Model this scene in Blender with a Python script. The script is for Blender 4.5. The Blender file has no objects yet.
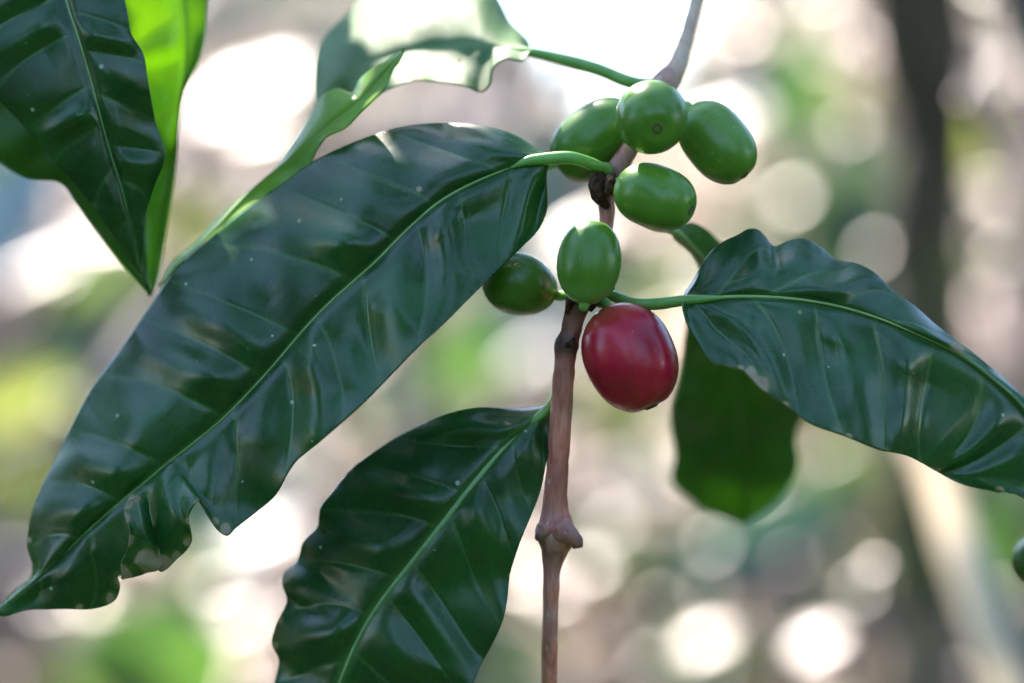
import bpy, math, random
import numpy as np
from mathutils import Vector, noise
random.seed(7); rng = np.random.default_rng(11)
sc = bpy.context.scene
COL = sc.collection
FD = 0.385                     # focus distance (m)
S = 0.036 / 0.090 * FD / 1024     # metres per pixel at the focus distance
H = 1.3                        # camera height
CY = -FD

def P(px, py, dep=0.0):
    """photo position + depth behind the focus plane (mm) -> world point"""
    y = dep * 0.001; k = (FD + y) / FD
    return np.array([(px - 512) * S * k, y, H + (341.5 - py) * S * k])
def PP(a):
    a = np.asarray(a, float)
    y = a[:, 2] * 0.001; k = (FD + y) / FD
    return np.stack([(a[:, 0] - 512) * S * k, y, H + (341.5 - a[:, 1]) * S * k], 1)
def PD(px, py, D):
    return P(px, py, (D - FD) * 1000)

SUN_EL, SUN_AZ = math.radians(50), math.radians(-25)   # azimuth from +Y towards +X
SUN = np.array([math.sin(SUN_AZ) * math.cos(SUN_EL), math.cos(SUN_AZ) * math.cos(SUN_EL), math.sin(SUN_EL)])

# ------------------------------------------------------------------ object helpers
def link(o, parent=None):
    COL.objects.link(o)
    if parent is not None: o.parent = parent
    return o
def tag(o, label=None, cat=None, group=None, kind=None):
    if label: o['label'] = label
    if cat: o['category'] = cat
    if group: o['group'] = group
    if kind: o['kind'] = kind
    return o
def empty(name, loc, label, cat, group=None):
    o = bpy.data.objects.new(name, None); o.empty_display_size = 0.01
    o.location = [float(v) for v in loc]; link(o)
    return tag(o, label, cat, group)
def origin_of(o):
    v = Vector((0, 0, 0))
    while o is not None: v = v + Vector(o.location); o = o.parent
    return np.array(v)
def mesh(name, V, F, mat, parent=None, loc=None, attrs=None, solid=0.0, label=None):
    V = np.asarray(V, float)
    base = origin_of(parent) if parent is not None else np.zeros(3)
    lo = np.asarray(loc, float) if loc is not None else (base if parent is not None else V.mean(0))
    me = bpy.data.meshes.new(name)
    F = np.asarray(F, np.int64)
    me.vertices.add(len(V)); me.vertices.foreach_set('co', (V - lo).ravel())
    k = F.shape[1]
    me.loops.add(F.size); me.loops.foreach_set('vertex_index', F.ravel().astype(np.int32))
    me.polygons.add(len(F))
    me.polygons.foreach_set('loop_start', np.arange(0, F.size, k, dtype=np.int32))
    me.polygons.foreach_set('loop_total', np.full(len(F), k, np.int32))
    me.update(calc_edges=True); me.validate()
    me.polygons.foreach_set('use_smooth', np.ones(len(me.polygons), bool))
    for an, av in (attrs or {}).items():
        av = np.asarray(av, np.float32)
        if av.ndim == 2:
            a = me.attributes.new(an, 'FLOAT_COLOR', 'POINT'); c = np.ones((len(V), 4), np.float32); c[:, :3] = av
            a.data.foreach_set('color', c.ravel())
        else:
            a = me.attributes.new(an, 'FLOAT', 'POINT'); a.data.foreach_set('value', av)
    me.materials.append(mat)
    o = bpy.data.objects.new(name, me); o.location = [float(v) for v in (lo - base)]
    link(o, parent)
    if solid:
        m = o.modifiers.new('thickness', 'SOLIDIFY'); m.thickness = solid; m.offset = -1
    if label: o['label'] = label
    return o
def catmull(pts, n):
    """smooth curve through points (any dimension), n samples by chord length"""
    p = np.asarray(pts, float)
    d = np.linalg.norm(np.diff(p[:, :3] if p.shape[1] > 2 else p, axis=0), axis=1) ** 0.7
    t = np.concatenate([[0], np.cumsum(np.maximum(d, 1e-9))]); t /= t[-1]
    m = np.zeros_like(p)
    m[1:-1] = ((p[1:-1] - p[:-2]) / (t[1:-1] - t[:-2])[:, None] * (t[2:] - t[1:-1])[:, None] +
               (p[2:] - p[1:-1]) / (t[2:] - t[1:-1])[:, None] * (t[1:-1] - t[:-2])[:, None]) / (t[2:] - t[:-2])[:, None]
    m[0] = (p[1] - p[0]) / (t[1] - t[0]); m[-1] = (p[-1] - p[-2]) / (t[-1] - t[-2])
    q = np.linspace(0, 1, n); i = np.clip(np.searchsorted(t, q, side='right') - 1, 0, len(t) - 2)
    h = (t[i + 1] - t[i]); x = (q - t[i]) / h
    x = x[:, None]; h = h[:, None]
    return ((2*x**3 - 3*x**2 + 1) * p[i] + (x**3 - 2*x**2 + x) * h * m[i] +
            (-2*x**3 + 3*x**2) * p[i+1] + (x**3 - x**2) * h * m[i+1])
def grid_faces(n, m, wrap=False):
    i = np.arange(n - 1)[:, None]; j = np.arange(m if wrap else m - 1)[None, :]
    j2 = (j + 1) % m
    return np.stack([(i*m + j), (i*m + j2), ((i+1)*m + j2), ((i+1)*m + j)], -1).reshape(-1, 4)
def tube(path, rad, nseg=14, squash=1.0, rough=0.0, seed=0):
    """world-space path, radii -> verts, faces with closed rounded ends"""
    path = np.asarray(path, float); rad = np.asarray(rad, float)
    path = np.vstack([path[:1] - (path[1:2]-path[:1])*1e-3, path, path[-1:] + (path[-1:]-path[-2:-1])*1e-3])
    rad = np.concatenate([[rad[0]*0.02], rad, [rad[-1]*0.02]])
    T = np.gradient(path, axis=0); T /= np.linalg.norm(T, axis=1)[:, None] + 1e-12
    up = np.array([0.0, -1.0, 0.03]); V = []
    for k in range(len(path)):
        u = up - T[k] * np.dot(up, T[k]); u /= np.linalg.norm(u); w = np.cross(T[k], u); up = u
        for j in range(nseg):
            a = 2*math.pi*j/nseg; r = rad[k]
            if rough: r *= 1 + rough * noise.noise(Vector((math.cos(a)*1.3 + seed, math.sin(a)*1.3, k*0.35)))
            V.append(path[k] + r * (math.cos(a) * u * squash + math.sin(a) * w))
    return np.array(V), grid_faces(len(path), nseg, True)
def join(parts):
    V = []; F = []; n = 0
    for v, f in parts:
        V.append(v); F.append(f + n); n += len(v)
    return np.vstack(V), np.vstack(F)

# ------------------------------------------------------------------ material helpers
class NT:
    def __init__(s, name):
        s.m = bpy.data.materials.new(name); s.m.use_nodes = True
        s.t = s.m.node_tree; s.t.nodes.clear()
        s.out = s.t.nodes.new('ShaderNodeOutputMaterial')
    def n(s, ty, ins=None, **kw):
        o = s.t.nodes.new('ShaderNode' + ty)
        for k, v in kw.items(): setattr(o, k, v)
        for k, v in (ins or {}).items(): s.put(o.inputs[k], v)
        return o
    def put(s, sock, v):
        if isinstance(v, bpy.types.NodeSocket): s.t.links.new(v, sock)
        elif isinstance(v, bpy.types.Node): s.t.links.new(v.outputs[0], sock)
        else:
            if sock.type == 'RGBA' and len(v) == 3: v = (*v, 1)
            sock.default_value = v
    def mix(s, f, a, b, mode='MIX'):
        o = s.t.nodes.new('ShaderNodeMix'); o.data_type = 'RGBA'; o.blend_type = mode
        s.put(o.inputs[0], f); s.put(o.inputs[6], a); s.put(o.inputs[7], b); return o.outputs[2]
    def math(s, op, a, b=0.0, clamp=False):
        o = s.n('Math', operation=op); o.use_clamp = clamp; s.put(o.inputs[0], a); s.put(o.inputs[1], b); return o.outputs[0]
    def ramp(s, f, lo, hi, a=0.0, b=1.0):
        o = s.n('MapRange', {0: f, 1: lo, 2: hi, 3: a, 4: b}); return o.outputs[0]
    def noise(s, scale, detail=2.0, co=None, rough=0.5):
        o = s.n('TexNoise', {'Scale': scale, 'Detail': detail, 'Roughness': rough})
        if co is not None: s.put(o.inputs['Vector'], co)
        return o.outputs[0]
    def attr(s, name, out='Fac'):
        return s.n('Attribute', attribute_name=name).outputs[out]
    def bump(s, h, strength, dist=0.001, normal=None):
        o = s.n('Bump', {'Height': h, 'Strength': strength, 'Distance': dist})
        if normal is not None: s.put(o.inputs['Normal'], normal)
        return o.outputs[0]

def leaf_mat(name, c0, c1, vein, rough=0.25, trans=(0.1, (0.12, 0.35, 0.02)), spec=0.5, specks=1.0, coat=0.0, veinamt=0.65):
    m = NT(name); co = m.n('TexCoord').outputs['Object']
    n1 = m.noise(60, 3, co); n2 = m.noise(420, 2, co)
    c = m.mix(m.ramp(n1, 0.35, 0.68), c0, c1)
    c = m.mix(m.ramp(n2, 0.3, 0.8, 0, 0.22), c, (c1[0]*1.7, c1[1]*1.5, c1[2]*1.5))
    v = m.attr('vein')
    c = m.mix(m.math('MULTIPLY', v, veinamt), c, vein)
    # fine reticulate venation
    vo = m.n('TexVoronoi', {'Vector': co, 'Scale': 620.0}, feature='DISTANCE_TO_EDGE').outputs['Distance']
    net = m.ramp(vo, 0.0, 0.09, 1, 0)
    c = m.mix(m.math('MULTIPLY', net, 0.06), c, vein)
    # leaf damage: dried brown tissue
    b = m.attr('dry'); bn = m.ramp(m.math('ADD', b, m.math('MULTIPLY', m.math('SUBTRACT', n2, 0.5), 0.9)), 0.42, 0.62)
    c = m.mix(bn, c, m.mix(n2, (0.13, 0.06, 0.035), (0.50, 0.40, 0.33)))
    yl = m.ramp(b, 0.12, 0.45); c = m.mix(m.math('MULTIPLY', yl, 0.35), c, (0.16, 0.2, 0.02))
    # dust specks
    sp = m.n('TexVoronoi', {'Vector': co, 'Scale': 290.0, 'Randomness': 1.0})
    sz = m.ramp(m.n('SeparateColor', {0: sp.outputs['Color']}).outputs[0], 0.5, 1.0, 0.0, 0.105)
    spk = m.math('LESS_THAN', sp.outputs['Distance'], sz)
    spk = m.math('MULTIPLY', spk, 0.75*specks)
    c = m.mix(spk, c, (0.42, 0.5, 0.36))
    h = m.math('ADD', m.math('MULTIPLY', n2, 0.5), m.math('MULTIPLY', net, -0.05))
    nb = m.bump(h, 0.16, 0.0004)
    r = m.math('ADD', m.ramp(m.noise(150, 3, co), 0.3, 0.7, rough-0.06, rough+0.10), m.math('MULTIPLY', bn, 0.25))
    p = m.n('BsdfPrincipled', {'Base Color': c, 'Roughness': r, 'Specular IOR Level': spec, 'Normal': nb, 'Coat Weight': coat, 'Coat Roughness': 0.12})
    tr = m.n('BsdfTranslucent', {'Color': m.mix(m.math('MULTIPLY', v, 0.9), m.mix(m.ramp(n1, 0.35, 0.65), (trans[1][0]*0.5, trans[1][1]*0.62, trans[1][2]), trans[1]), (trans[1][0]*0.55, trans[1][1]*0.6, trans[1][2])), 'Normal': nb})
    mx = m.n('MixShader', {0: trans[0], 1: p, 2: tr})
    m.put(m.out.inputs[0], mx.outputs[0]); return m.m

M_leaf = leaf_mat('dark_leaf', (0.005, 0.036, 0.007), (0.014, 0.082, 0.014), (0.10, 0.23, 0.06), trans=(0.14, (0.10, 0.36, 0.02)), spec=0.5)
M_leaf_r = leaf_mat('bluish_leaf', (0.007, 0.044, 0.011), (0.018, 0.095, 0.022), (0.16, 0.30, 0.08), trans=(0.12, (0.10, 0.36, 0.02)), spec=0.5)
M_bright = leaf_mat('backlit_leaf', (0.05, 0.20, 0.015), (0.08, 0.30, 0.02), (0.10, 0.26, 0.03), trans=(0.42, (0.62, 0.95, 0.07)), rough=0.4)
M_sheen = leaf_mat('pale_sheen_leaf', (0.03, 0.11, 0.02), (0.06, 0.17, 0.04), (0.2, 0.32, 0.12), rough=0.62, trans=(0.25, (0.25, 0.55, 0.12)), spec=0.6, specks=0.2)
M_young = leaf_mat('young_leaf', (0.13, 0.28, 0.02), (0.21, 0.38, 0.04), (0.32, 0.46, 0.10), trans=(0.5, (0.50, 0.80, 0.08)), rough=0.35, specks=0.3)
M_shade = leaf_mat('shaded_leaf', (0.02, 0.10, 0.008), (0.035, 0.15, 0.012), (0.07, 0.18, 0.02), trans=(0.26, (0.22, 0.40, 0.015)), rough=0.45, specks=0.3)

def plain(name, c0, c1, scale, rough, spec=0.5, bump=0.2, bdist=0.001, sss=0.0, stretch=None):
    m = NT(name); co = m.n('TexCoord').outputs['Object']
    if stretch: co = m.n('Mapping', {0: co, 3: stretch}).outputs[0]
    n1 = m.noise(scale, 4, co)
    c = m.mix(m.ramp(n1, 0.3, 0.7), c0, c1)
    p = m.n('BsdfPrincipled', {'Base Color': c, 'Roughness': rough, 'Specular IOR Level': spec, 'Normal': m.bump(n1, bump, bdist)})
    if sss: m.put(p.inputs['Subsurface Weight'], sss); m.put(p.inputs['Subsurface Radius'], (0.004, 0.006, 0.002)); m.put(p.inputs['Subsurface Scale'], 0.6)
    m.put(m.out.inputs[0], p.outputs[0]); return m.m
M_petiole = plain('petiole_green', (0.11, 0.26, 0.05), (0.17, 0.36, 0.08), 300, 0.38, sss=0.2)
M_midrib = plain('midrib_green', (0.17, 0.32, 0.09), (0.25, 0.42, 0.14), 400, 0.4)
M_midrib_pale = plain('midrib_pale', (0.13, 0.27, 0.10), (0.20, 0.36, 0.15), 400, 0.4)

def stem_mat():
    m = NT('stem_bark'); tc = m.n('TexCoord').outputs['Object']
    co = m.n('Mapping', {0: tc, 3: (900, 900, 130)}).outputs[0]
    n1 = m.noise(1.0, 4, co); n2 = m.noise(160, 3, tc)
    c = m.mix(m.ramp(n1, 0.3, 0.7), (0.34, 0.085, 0.055), (0.78, 0.29, 0.205))
    c = m.mix(m.ramp(n2, 0.45, 0.7, 0, 0.55), c, (0.44, 0.34, 0.30))
    g = m.attr('grey'); c = m.mix(g, c, m.mix(n1, (0.34, 0.23, 0.14), (0.60, 0.45, 0.31)))
    ln = m.n('TexVoronoi', {'Vector': m.n('Mapping', {0: tc, 3: (700, 700, 420)}).outputs[0], 'Scale': 1.0})
    c = m.mix(m.math('MULTIPLY', m.math('LESS_THAN', ln.outputs['Distance'], m.ramp(m.n('SeparateColor', {0: ln.outputs['Color']}).outputs[0], 0.5, 1, 0, 0.3)), 0.6), c, (0.62, 0.5, 0.42))
    c = m.mix(m.ramp(m.noise(55, 4, tc), 0.5, 0.66, 0, 0.7), c, (0.13, 0.055, 0.035))
    d = m.attr('dark'); c = m.mix(m.math('MULTIPLY', d, m.ramp(n2, 0.2, 0.6, 0.75, 1)), c, (0.035, 0.020, 0.012))
    h = m.math('ADD', n1, m.math('MULTIPLY', m.noise(700, 3, tc), 0.6))
    p = m.n('BsdfPrincipled', {'Base Color': c, 'Roughness': 0.5, 'Specular IOR Level': 0.4, 'Normal': m.bump(h, 0.5, 0.0004)})
    m.put(m.out.inputs[0], p.outputs[0]); return m.m
M_stem = stem_mat()
M_scar = plain('dry_scar', (0.012, 0.007, 0.003), (0.10, 0.055, 0.028), 1500, 0.9, 0.15, bump=0.8, bdist=0.0004)

M_navel = plain('navel_scar', (0.03, 0.035, 0.012), (0.17, 0.15, 0.07), 1400, 0.8, 0.2, bump=0.6, bdist=0.0003)
def berry_mat(name, c0, c1, tip, rough, red=False):
    m = NT(name); co = m.n('TexCoord').outputs['Object']
    ax = m.attr('along')
    n1 = m.noise(110, 3, co); n2 = m.noise(900, 2, co)
    c = m.mix(m.ramp(n1, 0.3, 0.7), c0, c1)
    c = m.mix(m.ramp(ax, 0.0, 0.22, 0.75, 0), c, tip)
    c = m.mix(m.ramp(m.noise(55, 2, co), 0.52, 0.75, 0, 0.35), c, (0.42, 0.03, 0.03) if red else (0.17, 0.30, 0.04))
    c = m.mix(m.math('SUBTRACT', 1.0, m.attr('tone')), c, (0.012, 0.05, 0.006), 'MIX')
    sp = m.n('TexVoronoi', {'Vector': co, 'Scale': 900.0})
    rnd = m.n('SeparateColor', {0: sp.outputs['Color']}).outputs[0]
    spk = m.math('MULTIPLY', m.math('LESS_THAN', sp.outputs['Distance'], m.ramp(rnd, 0.6, 1, 0, 0.18)), 0.4)
    c = m.mix(spk, c, (0.55, 0.22, 0.20) if red else (0.30, 0.45, 0.20))
    s2 = m.n('TexVoronoi', {'Vector': co, 'Scale': 330.0})
    r2 = m.n('SeparateColor', {0: s2.outputs['Color']}).outputs[1]
    c = m.mix(m.math('MULTIPLY', m.math('LESS_THAN', s2.outputs['Distance'], m.ramp(r2, 0.8, 1, 0, 0.0 if red else 0.11)), 0.45), c, (0.30, 0.16, 0.09) if red else (0.20, 0.19, 0.08))
    r = m.ramp(m.noise(200, 4, co), 0.3, 0.7, rough - 0.05, rough + 0.10)
    p = m.n('BsdfPrincipled', {'Base Color': c, 'Roughness': r, 'Specular IOR Level': 0.42, 'Subsurface Weight': 0.15,
        'Subsurface Radius': (0.004, 0.0008, 0.0008) if red else (0.001, 0.003, 0.0006), 'Subsurface Scale': 0.5,
        'Normal': m.bump(m.math('ADD', n1, m.math('MULTIPLY', n2, 0.12)), 0.12, 0.0006)})
    m.put(m.out.inputs[0], p.outputs[0]); return m.m
M_green = berry_mat('green_berry_skin', (0.050, 0.145, 0.010), (0.10, 0.24, 0.022), (0.20, 0.38, 0.10), 0.27)
M_red = berry_mat('red_cherry_skin', (0.17, 0.002, 0.010), (0.50, 0.009, 0.036), (0.55, 0.14, 0.06), 0.26, True)

# ------------------------------------------------------------------ detailed leaf
def leaf(name, parent, mid, upper, lower, mat, nv=11, sweep=0.10, relief=1.0, roll=(6, 3), rollp=1.8, wavy=0.6,
         nt=200, nu=72, dry=(), label=None, rib=1.0, rib_mat=None, petiole=None, petr=(4.5, 3.5), seed=0, mdep=None, thick=0.00028):
    mid = catmull(np.array(mid, float), 400)
    arc = np.concatenate([[0], np.cumsum(np.linalg.norm(np.diff(mid[:, :2], axis=0), axis=1))]); arc /= arc[-1]
    t = np.linspace(0, 1, nt)
    M = np.stack([np.interp(t, arc, mid[:, k]) for k in range(3)], 1)
    def margin(pts):
        pts = np.array([mid[0, :2]] + list(pts) + [mid[-1, :2]], float)
        c = catmull(pts, 900)
        d = np.linalg.norm(c[:, None, :] - mid[None, ::3, :2], axis=2)
        tt = arc[::3][d.argmin(1)]
        ca = np.concatenate([[0], np.cumsum(np.linalg.norm(np.diff(c, axis=0), axis=1))]); ca /= ca[-1]
        tt = 0.85*tt + 0.15*ca
        kk = 41; tt = np.convolve(np.pad(np.maximum.accumulate(tt), kk//2, mode='edge'), np.ones(kk)/kk, 'valid')
        eps = 0.0004
        tt = np.maximum.accumulate(tt + 0) ; tt = tt + np.arange(len(tt))*eps/ 4
        tt = (tt - tt[0]) / (tt[-1] - tt[0])
        return np.stack([np.interp(t, tt, c[:, 0]), np.interp(t, tt, c[:, 1])], 1)
    ms = [margin(upper), margin(lower)]
    u = np.linspace(-1, 1, nu * 2 + 1); 
    V = np.zeros((nt, len(u), 3)); vein = np.zeros((nt, len(u))); 
    for j, uu in enumerate(u):
        side = 0 if uu < 0 else 1; a = abs(uu)
        mg = ms[side]
        # the cross lines sweep forward a little
        V[:, j, 0] = M[:, 0] + (mg[:, 0] - M[:, 0]) * a
        V[:, j, 1] = M[:, 1] + (mg[:, 1] - M[:, 1]) * a
        dep = M[:, 2] + roll[side] * a**rollp * np.sin(math.pi * np.clip(t, 0.02, .98))**0.5
        if mdep is not None:
            dd = np.array(mdep); dep = dep + np.interp(t, dd[:, 0], dd[:, 1 + side]) * a**1.3
        n0 = nv + side * 0.0; off = 0.37 * side + seed * 0.13
        jit = 0.12*np.sin(t*23 + seed + side*2)
        ph = (t - sweep * a**1.3 * (1 - 0.4*t)) * n0 + off + jit
        fr = ph - np.floor(ph)
        dist = np.minimum(fr, 1 - fr)
        width = np.linalg.norm(mg - M[:, :2], axis=1) 
        ea = min(1.0, a*3.2); env = ea*ea*(3-2*ea) * (1 - a**3) * np.clip(width / 60, 0.15, 1.3)
        bul = (0.5 - 0.5*np.cos(2*math.pi*fr))
        irregular = 0.7 + 0.6 * np.sin(np.floor(ph) * 2.3 + side * 1.7 + seed)
        dep = dep - relief * 0.8 * bul * env * irregular + relief * 0.12 * np.exp(-(dist / 0.05)**2) * env
        # wrinkles and margin waves
        dep = dep + wavy * a**2.5 * (1.0*np.sin(t*nv*4.1 + seed + 2*side) + 0.12*np.sin(t*nv*9.3 + seed*2 + 5*side))
        dep = dep + 0.9 * relief * np.array([noise.noise(Vector((x*0.018, y*0.018, seed*3.1))) for x, y in V[:, j, :2]]) * min(1, a*3)
        # trough along the midrib
        dep = dep + 0.5 * relief * np.exp(-(a / 0.07)**2) * np.clip(width/60, 0, 1)
        V[:, j, 2] = dep
        px = a * width
        vein[:, j] = np.clip(np.exp(-(px / (2.2*rib))**2) + 0.75*np.exp(-(dist*1.0 / 0.026)**2) * (1 - 0.6*a) * np.clip(a*8, 0, 1), 0, 1)
    flat = V.reshape(-1, 3)
    dr = np.zeros(len(flat))
    for (x, y, r) in dry:
        dr = np.maximum(dr, np.exp(-((flat[:, 0]-x)**2 + (flat[:, 1]-y)**2) / r**2))
    W = PP(flat)
    n = len(u); F = grid_faces(nt, n)
    o = mesh(name, W, F, mat, parent, attrs={'vein': vein.ravel(), 'dry': dr}, solid=thick, label=label)
    # raised midrib
    rp = np.stack([M[:, 0], M[:, 1], M[:, 2] - 0.02 + 0.25 * relief], 1)[:-6:2]
    rr = np.interp(np.linspace(0, 1, len(rp)), [0, 0.15, 1], [1.9, 1.2, 0.25]) * rib * S
    v, f = tube(PP(rp), rr, 8, squash=0.4)
    mesh('midrib', v, f, rib_mat or M_midrib, o)
    if petiole is not None:
        pc = catmull(np.array(petiole, float), 28)
        rr = np.interp(np.linspace(0, 1, len(pc)), [0, 0.08, 0.5, 0.78, 1], [petr[0]*1.25, petr[0], (petr[0]+petr[1])/2, petr[1]*0.8, 1.2*rib]) * S
        v, f = tube(PP(pc), rr, 12, rough=0.05)
        mesh('petiole', v, f, M_petiole, o)
    return o

# ------------------------------------------------------------------ berries
def berry(parent, cx, cy, dep, hl, hw, ax, mat, label, pw=2.25, taper=0.0, scar=True, stalk=None, dent=0.0, tone=1.0):
    """hl, hw: half length / half width in px at focus; ax: direction of the navel end (right, down, towards camera)"""
    c = P(cx, cy, dep)
    A = np.array([ax[0], -ax[2], -ax[1]], float); A /= np.linalg.norm(A)
    U = np.cross(A, [0.3, 1, 0.2]); U /= np.linalg.norm(U); Wv = np.cross(A, U)
    k = (FD + dep*0.001) / FD; L = hl*S*k; R = hw*S*k
    n, m = 56, 64; V = []; al = []
    for i in range(n):
        ph = math.pi * i / (n - 1); z = -math.cos(ph)
        r = max(0.0, 1 - abs(z)**pw)**(1/2.0)
        r *= 1 - taper * z * 0.5
        zz = z
        if z > 0.93: zz = z - 0.05*(z-0.93)/0.07 * 1.0       # little dimple at the navel
        for j in range(m):
            a = 2*math.pi*j/m
            rr = r * (1 + 0.018*math.cos(2*a + 0.6)) * (1 + 0.015*noise.noise(Vector((math.cos(a)*1.2 + cx, math.sin(a)*1.2, z*1.5))))
            rr *= 1 - dent*math.exp(-((a-1.2)/0.25)**2)*r
            V.append(c + A*zz*L + (U*math.cos(a) + Wv*math.sin(a)) * max(rr, 1e-4) * R); al.append((z+1)/2)
    o = mesh('berry', V, grid_faces(n, m, True), mat, parent, attrs={'along': al, 'tone': np.full(len(V), tone)}, label=label)
    if scar:
        # calyx scar: raised ring with a pit
        V = []; prof = [(0.0, 0.885), (0.035, 0.89), (0.055, 0.90), (0.085, 0.955), (0.115, 0.972), (0.145, 0.955), (0.165, 0.90)]
        for r, z in prof:
            for j in range(24):
                a = 2*math.pi*j/24; q = max(r, 1e-3)*(1 + 0.10*math.sin(3*a+cx) + 0.08*math.sin(5*a))
                V.append(c + A*z*L*1.005 + (U*math.cos(a) + Wv*math.sin(a)) * q * R * 1.05)
        mesh('navel', V, grid_faces(len(prof), 24, True), M_navel, o)
    if stalk is not None:
        s = c - A*L*0.97; e = P(*stalk)
        pth = catmull(np.array([s + A*L*0.06, s - A*L*0.05, (s+e)/2 + np.array([0, 0.0004, 0.0002]), e]), 12)
        v, f = tube(pth, np.linspace(5.0, 6.0, 12)*S, 10, rough=0.15, seed=cx)
        mesh('stalk', v, f, M_petiole, o)
    return o

# ================================================================== THE FRUITING BRANCH
root = empty('coffee_branch', P(549, 760, 3), 'fruiting coffee branch with one red cherry, six green berries', 'branch')
# stem: px, py, depth(mm), radius(px), grey, dark
ST = [(905,-620,80,8,1,0),(860,-480,66,8,1,0),(800,-310,52,8.4,1,0),(750,-170,40,8.6,1,0),(716,-70,30,8.5,1,0),(706,-35,27,8,1,0),(697,0,24,7.6,1,0),(689,30,20,7.8,1,0),(682,52,17,9,1,0),(675,70,14,11,.9,.1),(664,84,12,15,.5,.3),(652,102,9,12,.2,.1),
      (640,125,7,10.5,0,0),(630,148,5,10,0,0),(619,166,4,11.5,0,.2),(609,182,3,13.5,0,.8),(606,196,3,10.5,0,.3),(607,215,2.5,8.5,0,0),(603,240,2,9,0,0),(597,268,1,10,.1,.2),(588,288,0.5,12,.2,.6),
      (580,300,0,14,.3,1),(574,318,0,12,.2,.6),(570,335,0,11.5,.1,.6),(567,345,0,13.6,.2,1),(566,351,0,13,.1,.9),(565.5,356,0,11.7,.1,.3),(564,375,0.3,12,0,.05),(562,400,.8,12,0,0),(560,430,1.5,12,0,0),(558,460,2,12,0,0),(556,490,2.5,13,0,0),
      (555,512,3,15,0,0),(556,526,3,20,0,.05),(556,538,3,21,0,.15),(554,552,3.2,15,0,.5),(552,566,3.4,10.5,0,.3),(551,590,4,9,0,.05),(550,640,6,8.6,0,.1),(549,690,9,9,0,.1),(547,740,12,9,0,0),(545,800,16,9.5,0,0)]
c = catmull(np.array(ST, float), 330)
v, f = tube(PP(c[:, :3]), c[:, 3]*0.91*S*((FD+c[:, 2]*.001)/FD), 28, rough=0.09)
seg = 28
g = np.repeat(np.concatenate([[c[0,4]], c[:,4], [c[-1,4]]]), seg); dk = np.repeat(np.concatenate([[c[0,5]], c[:,5], [c[-1,5]]]), seg)
stem = mesh('stem', v, f, M_stem, root, attrs={'grey': np.clip(g,0,1), 'dark': np.clip(dk,0,1)})
def bud(pts, rads, mat=M_stem, name='bud'):
    cc = catmull(np.array([(*p, r) for p, r in zip(pts, rads)], float), 16)
    v, f = tube(PP(cc[:, :3]), cc[:, 3]*S, 12, rough=0.25, seed=pts[0][0])
    return mesh(name, v, f, mat, stem, attrs={'grey': np.zeros(len(v)), 'dark': np.linspace(0.1, 0.9, len(v))})
bud([(560,528,1),(570,536,0),(577,543,0),(578,548,0)], [13,9.5,7,5])
bud([(545,528,1),(540,535,0.5),(538,541,0.5)], [9,6,3])
bud([(600,176,1),(597,186,0),(601,200,0),(607,206,1)], [8,8.5,6.5,4], M_scar)
bud([(612,176,-1),(611,184,-2.5),(608,194,-2.5)], [5,6,3.5], M_scar)
bud([(577,296,-1),(571,302,-2),(566,314,-2)], [7,3.5,1.5], M_scar)
bud([(590,297,-1),(592,304,-2),(589,311,-2)], [7,5,3], M_scar)
bud([(597,291,-1),(604,290,-1.5),(611,287,-1.5),(612,283,-1)], [6,5,4,2.5], M_scar)
bud([(566,346,-1.5),(571,343,-2.1),(574,338,-1.8)], [3,3,1.5], M_scar)

berry(root, 630, 357.5, -3, 56.5, 45, (0.40, 0.93, 0.10), M_red, 'ripe dark red coffee cherry, the only red fruit', pw=2.3, scar=True, stalk=(594,300,0))
berry(root, 651.5, 117, -6, 42, 36, (0.10, 0.36, 0.93), M_green, 'round green berry seen end-on at the top of the cluster', stalk=(634,130,5))
berry(root, 717, 142.5, 3, 46, 32, (0.62, 0.78, 0.2), M_green, 'oval green berry hanging at the right of the cluster', pw=2.6, stalk=(668,104,8))
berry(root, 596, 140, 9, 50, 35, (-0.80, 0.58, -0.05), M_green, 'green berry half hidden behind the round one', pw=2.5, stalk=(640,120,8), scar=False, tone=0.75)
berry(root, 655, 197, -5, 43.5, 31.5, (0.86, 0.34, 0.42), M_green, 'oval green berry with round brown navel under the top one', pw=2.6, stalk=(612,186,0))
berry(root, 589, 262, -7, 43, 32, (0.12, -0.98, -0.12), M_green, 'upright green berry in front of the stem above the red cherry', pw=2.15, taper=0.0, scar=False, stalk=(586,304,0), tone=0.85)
berry(root, 520, 284.5, 5, 38.5, 31, (-0.93, -0.28, 0.15), M_green, 'green berry half hidden behind the large left leaf', pw=2.1, scar=False, taper=-0.2, stalk=(578,298,1), tone=0.6)

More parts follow.
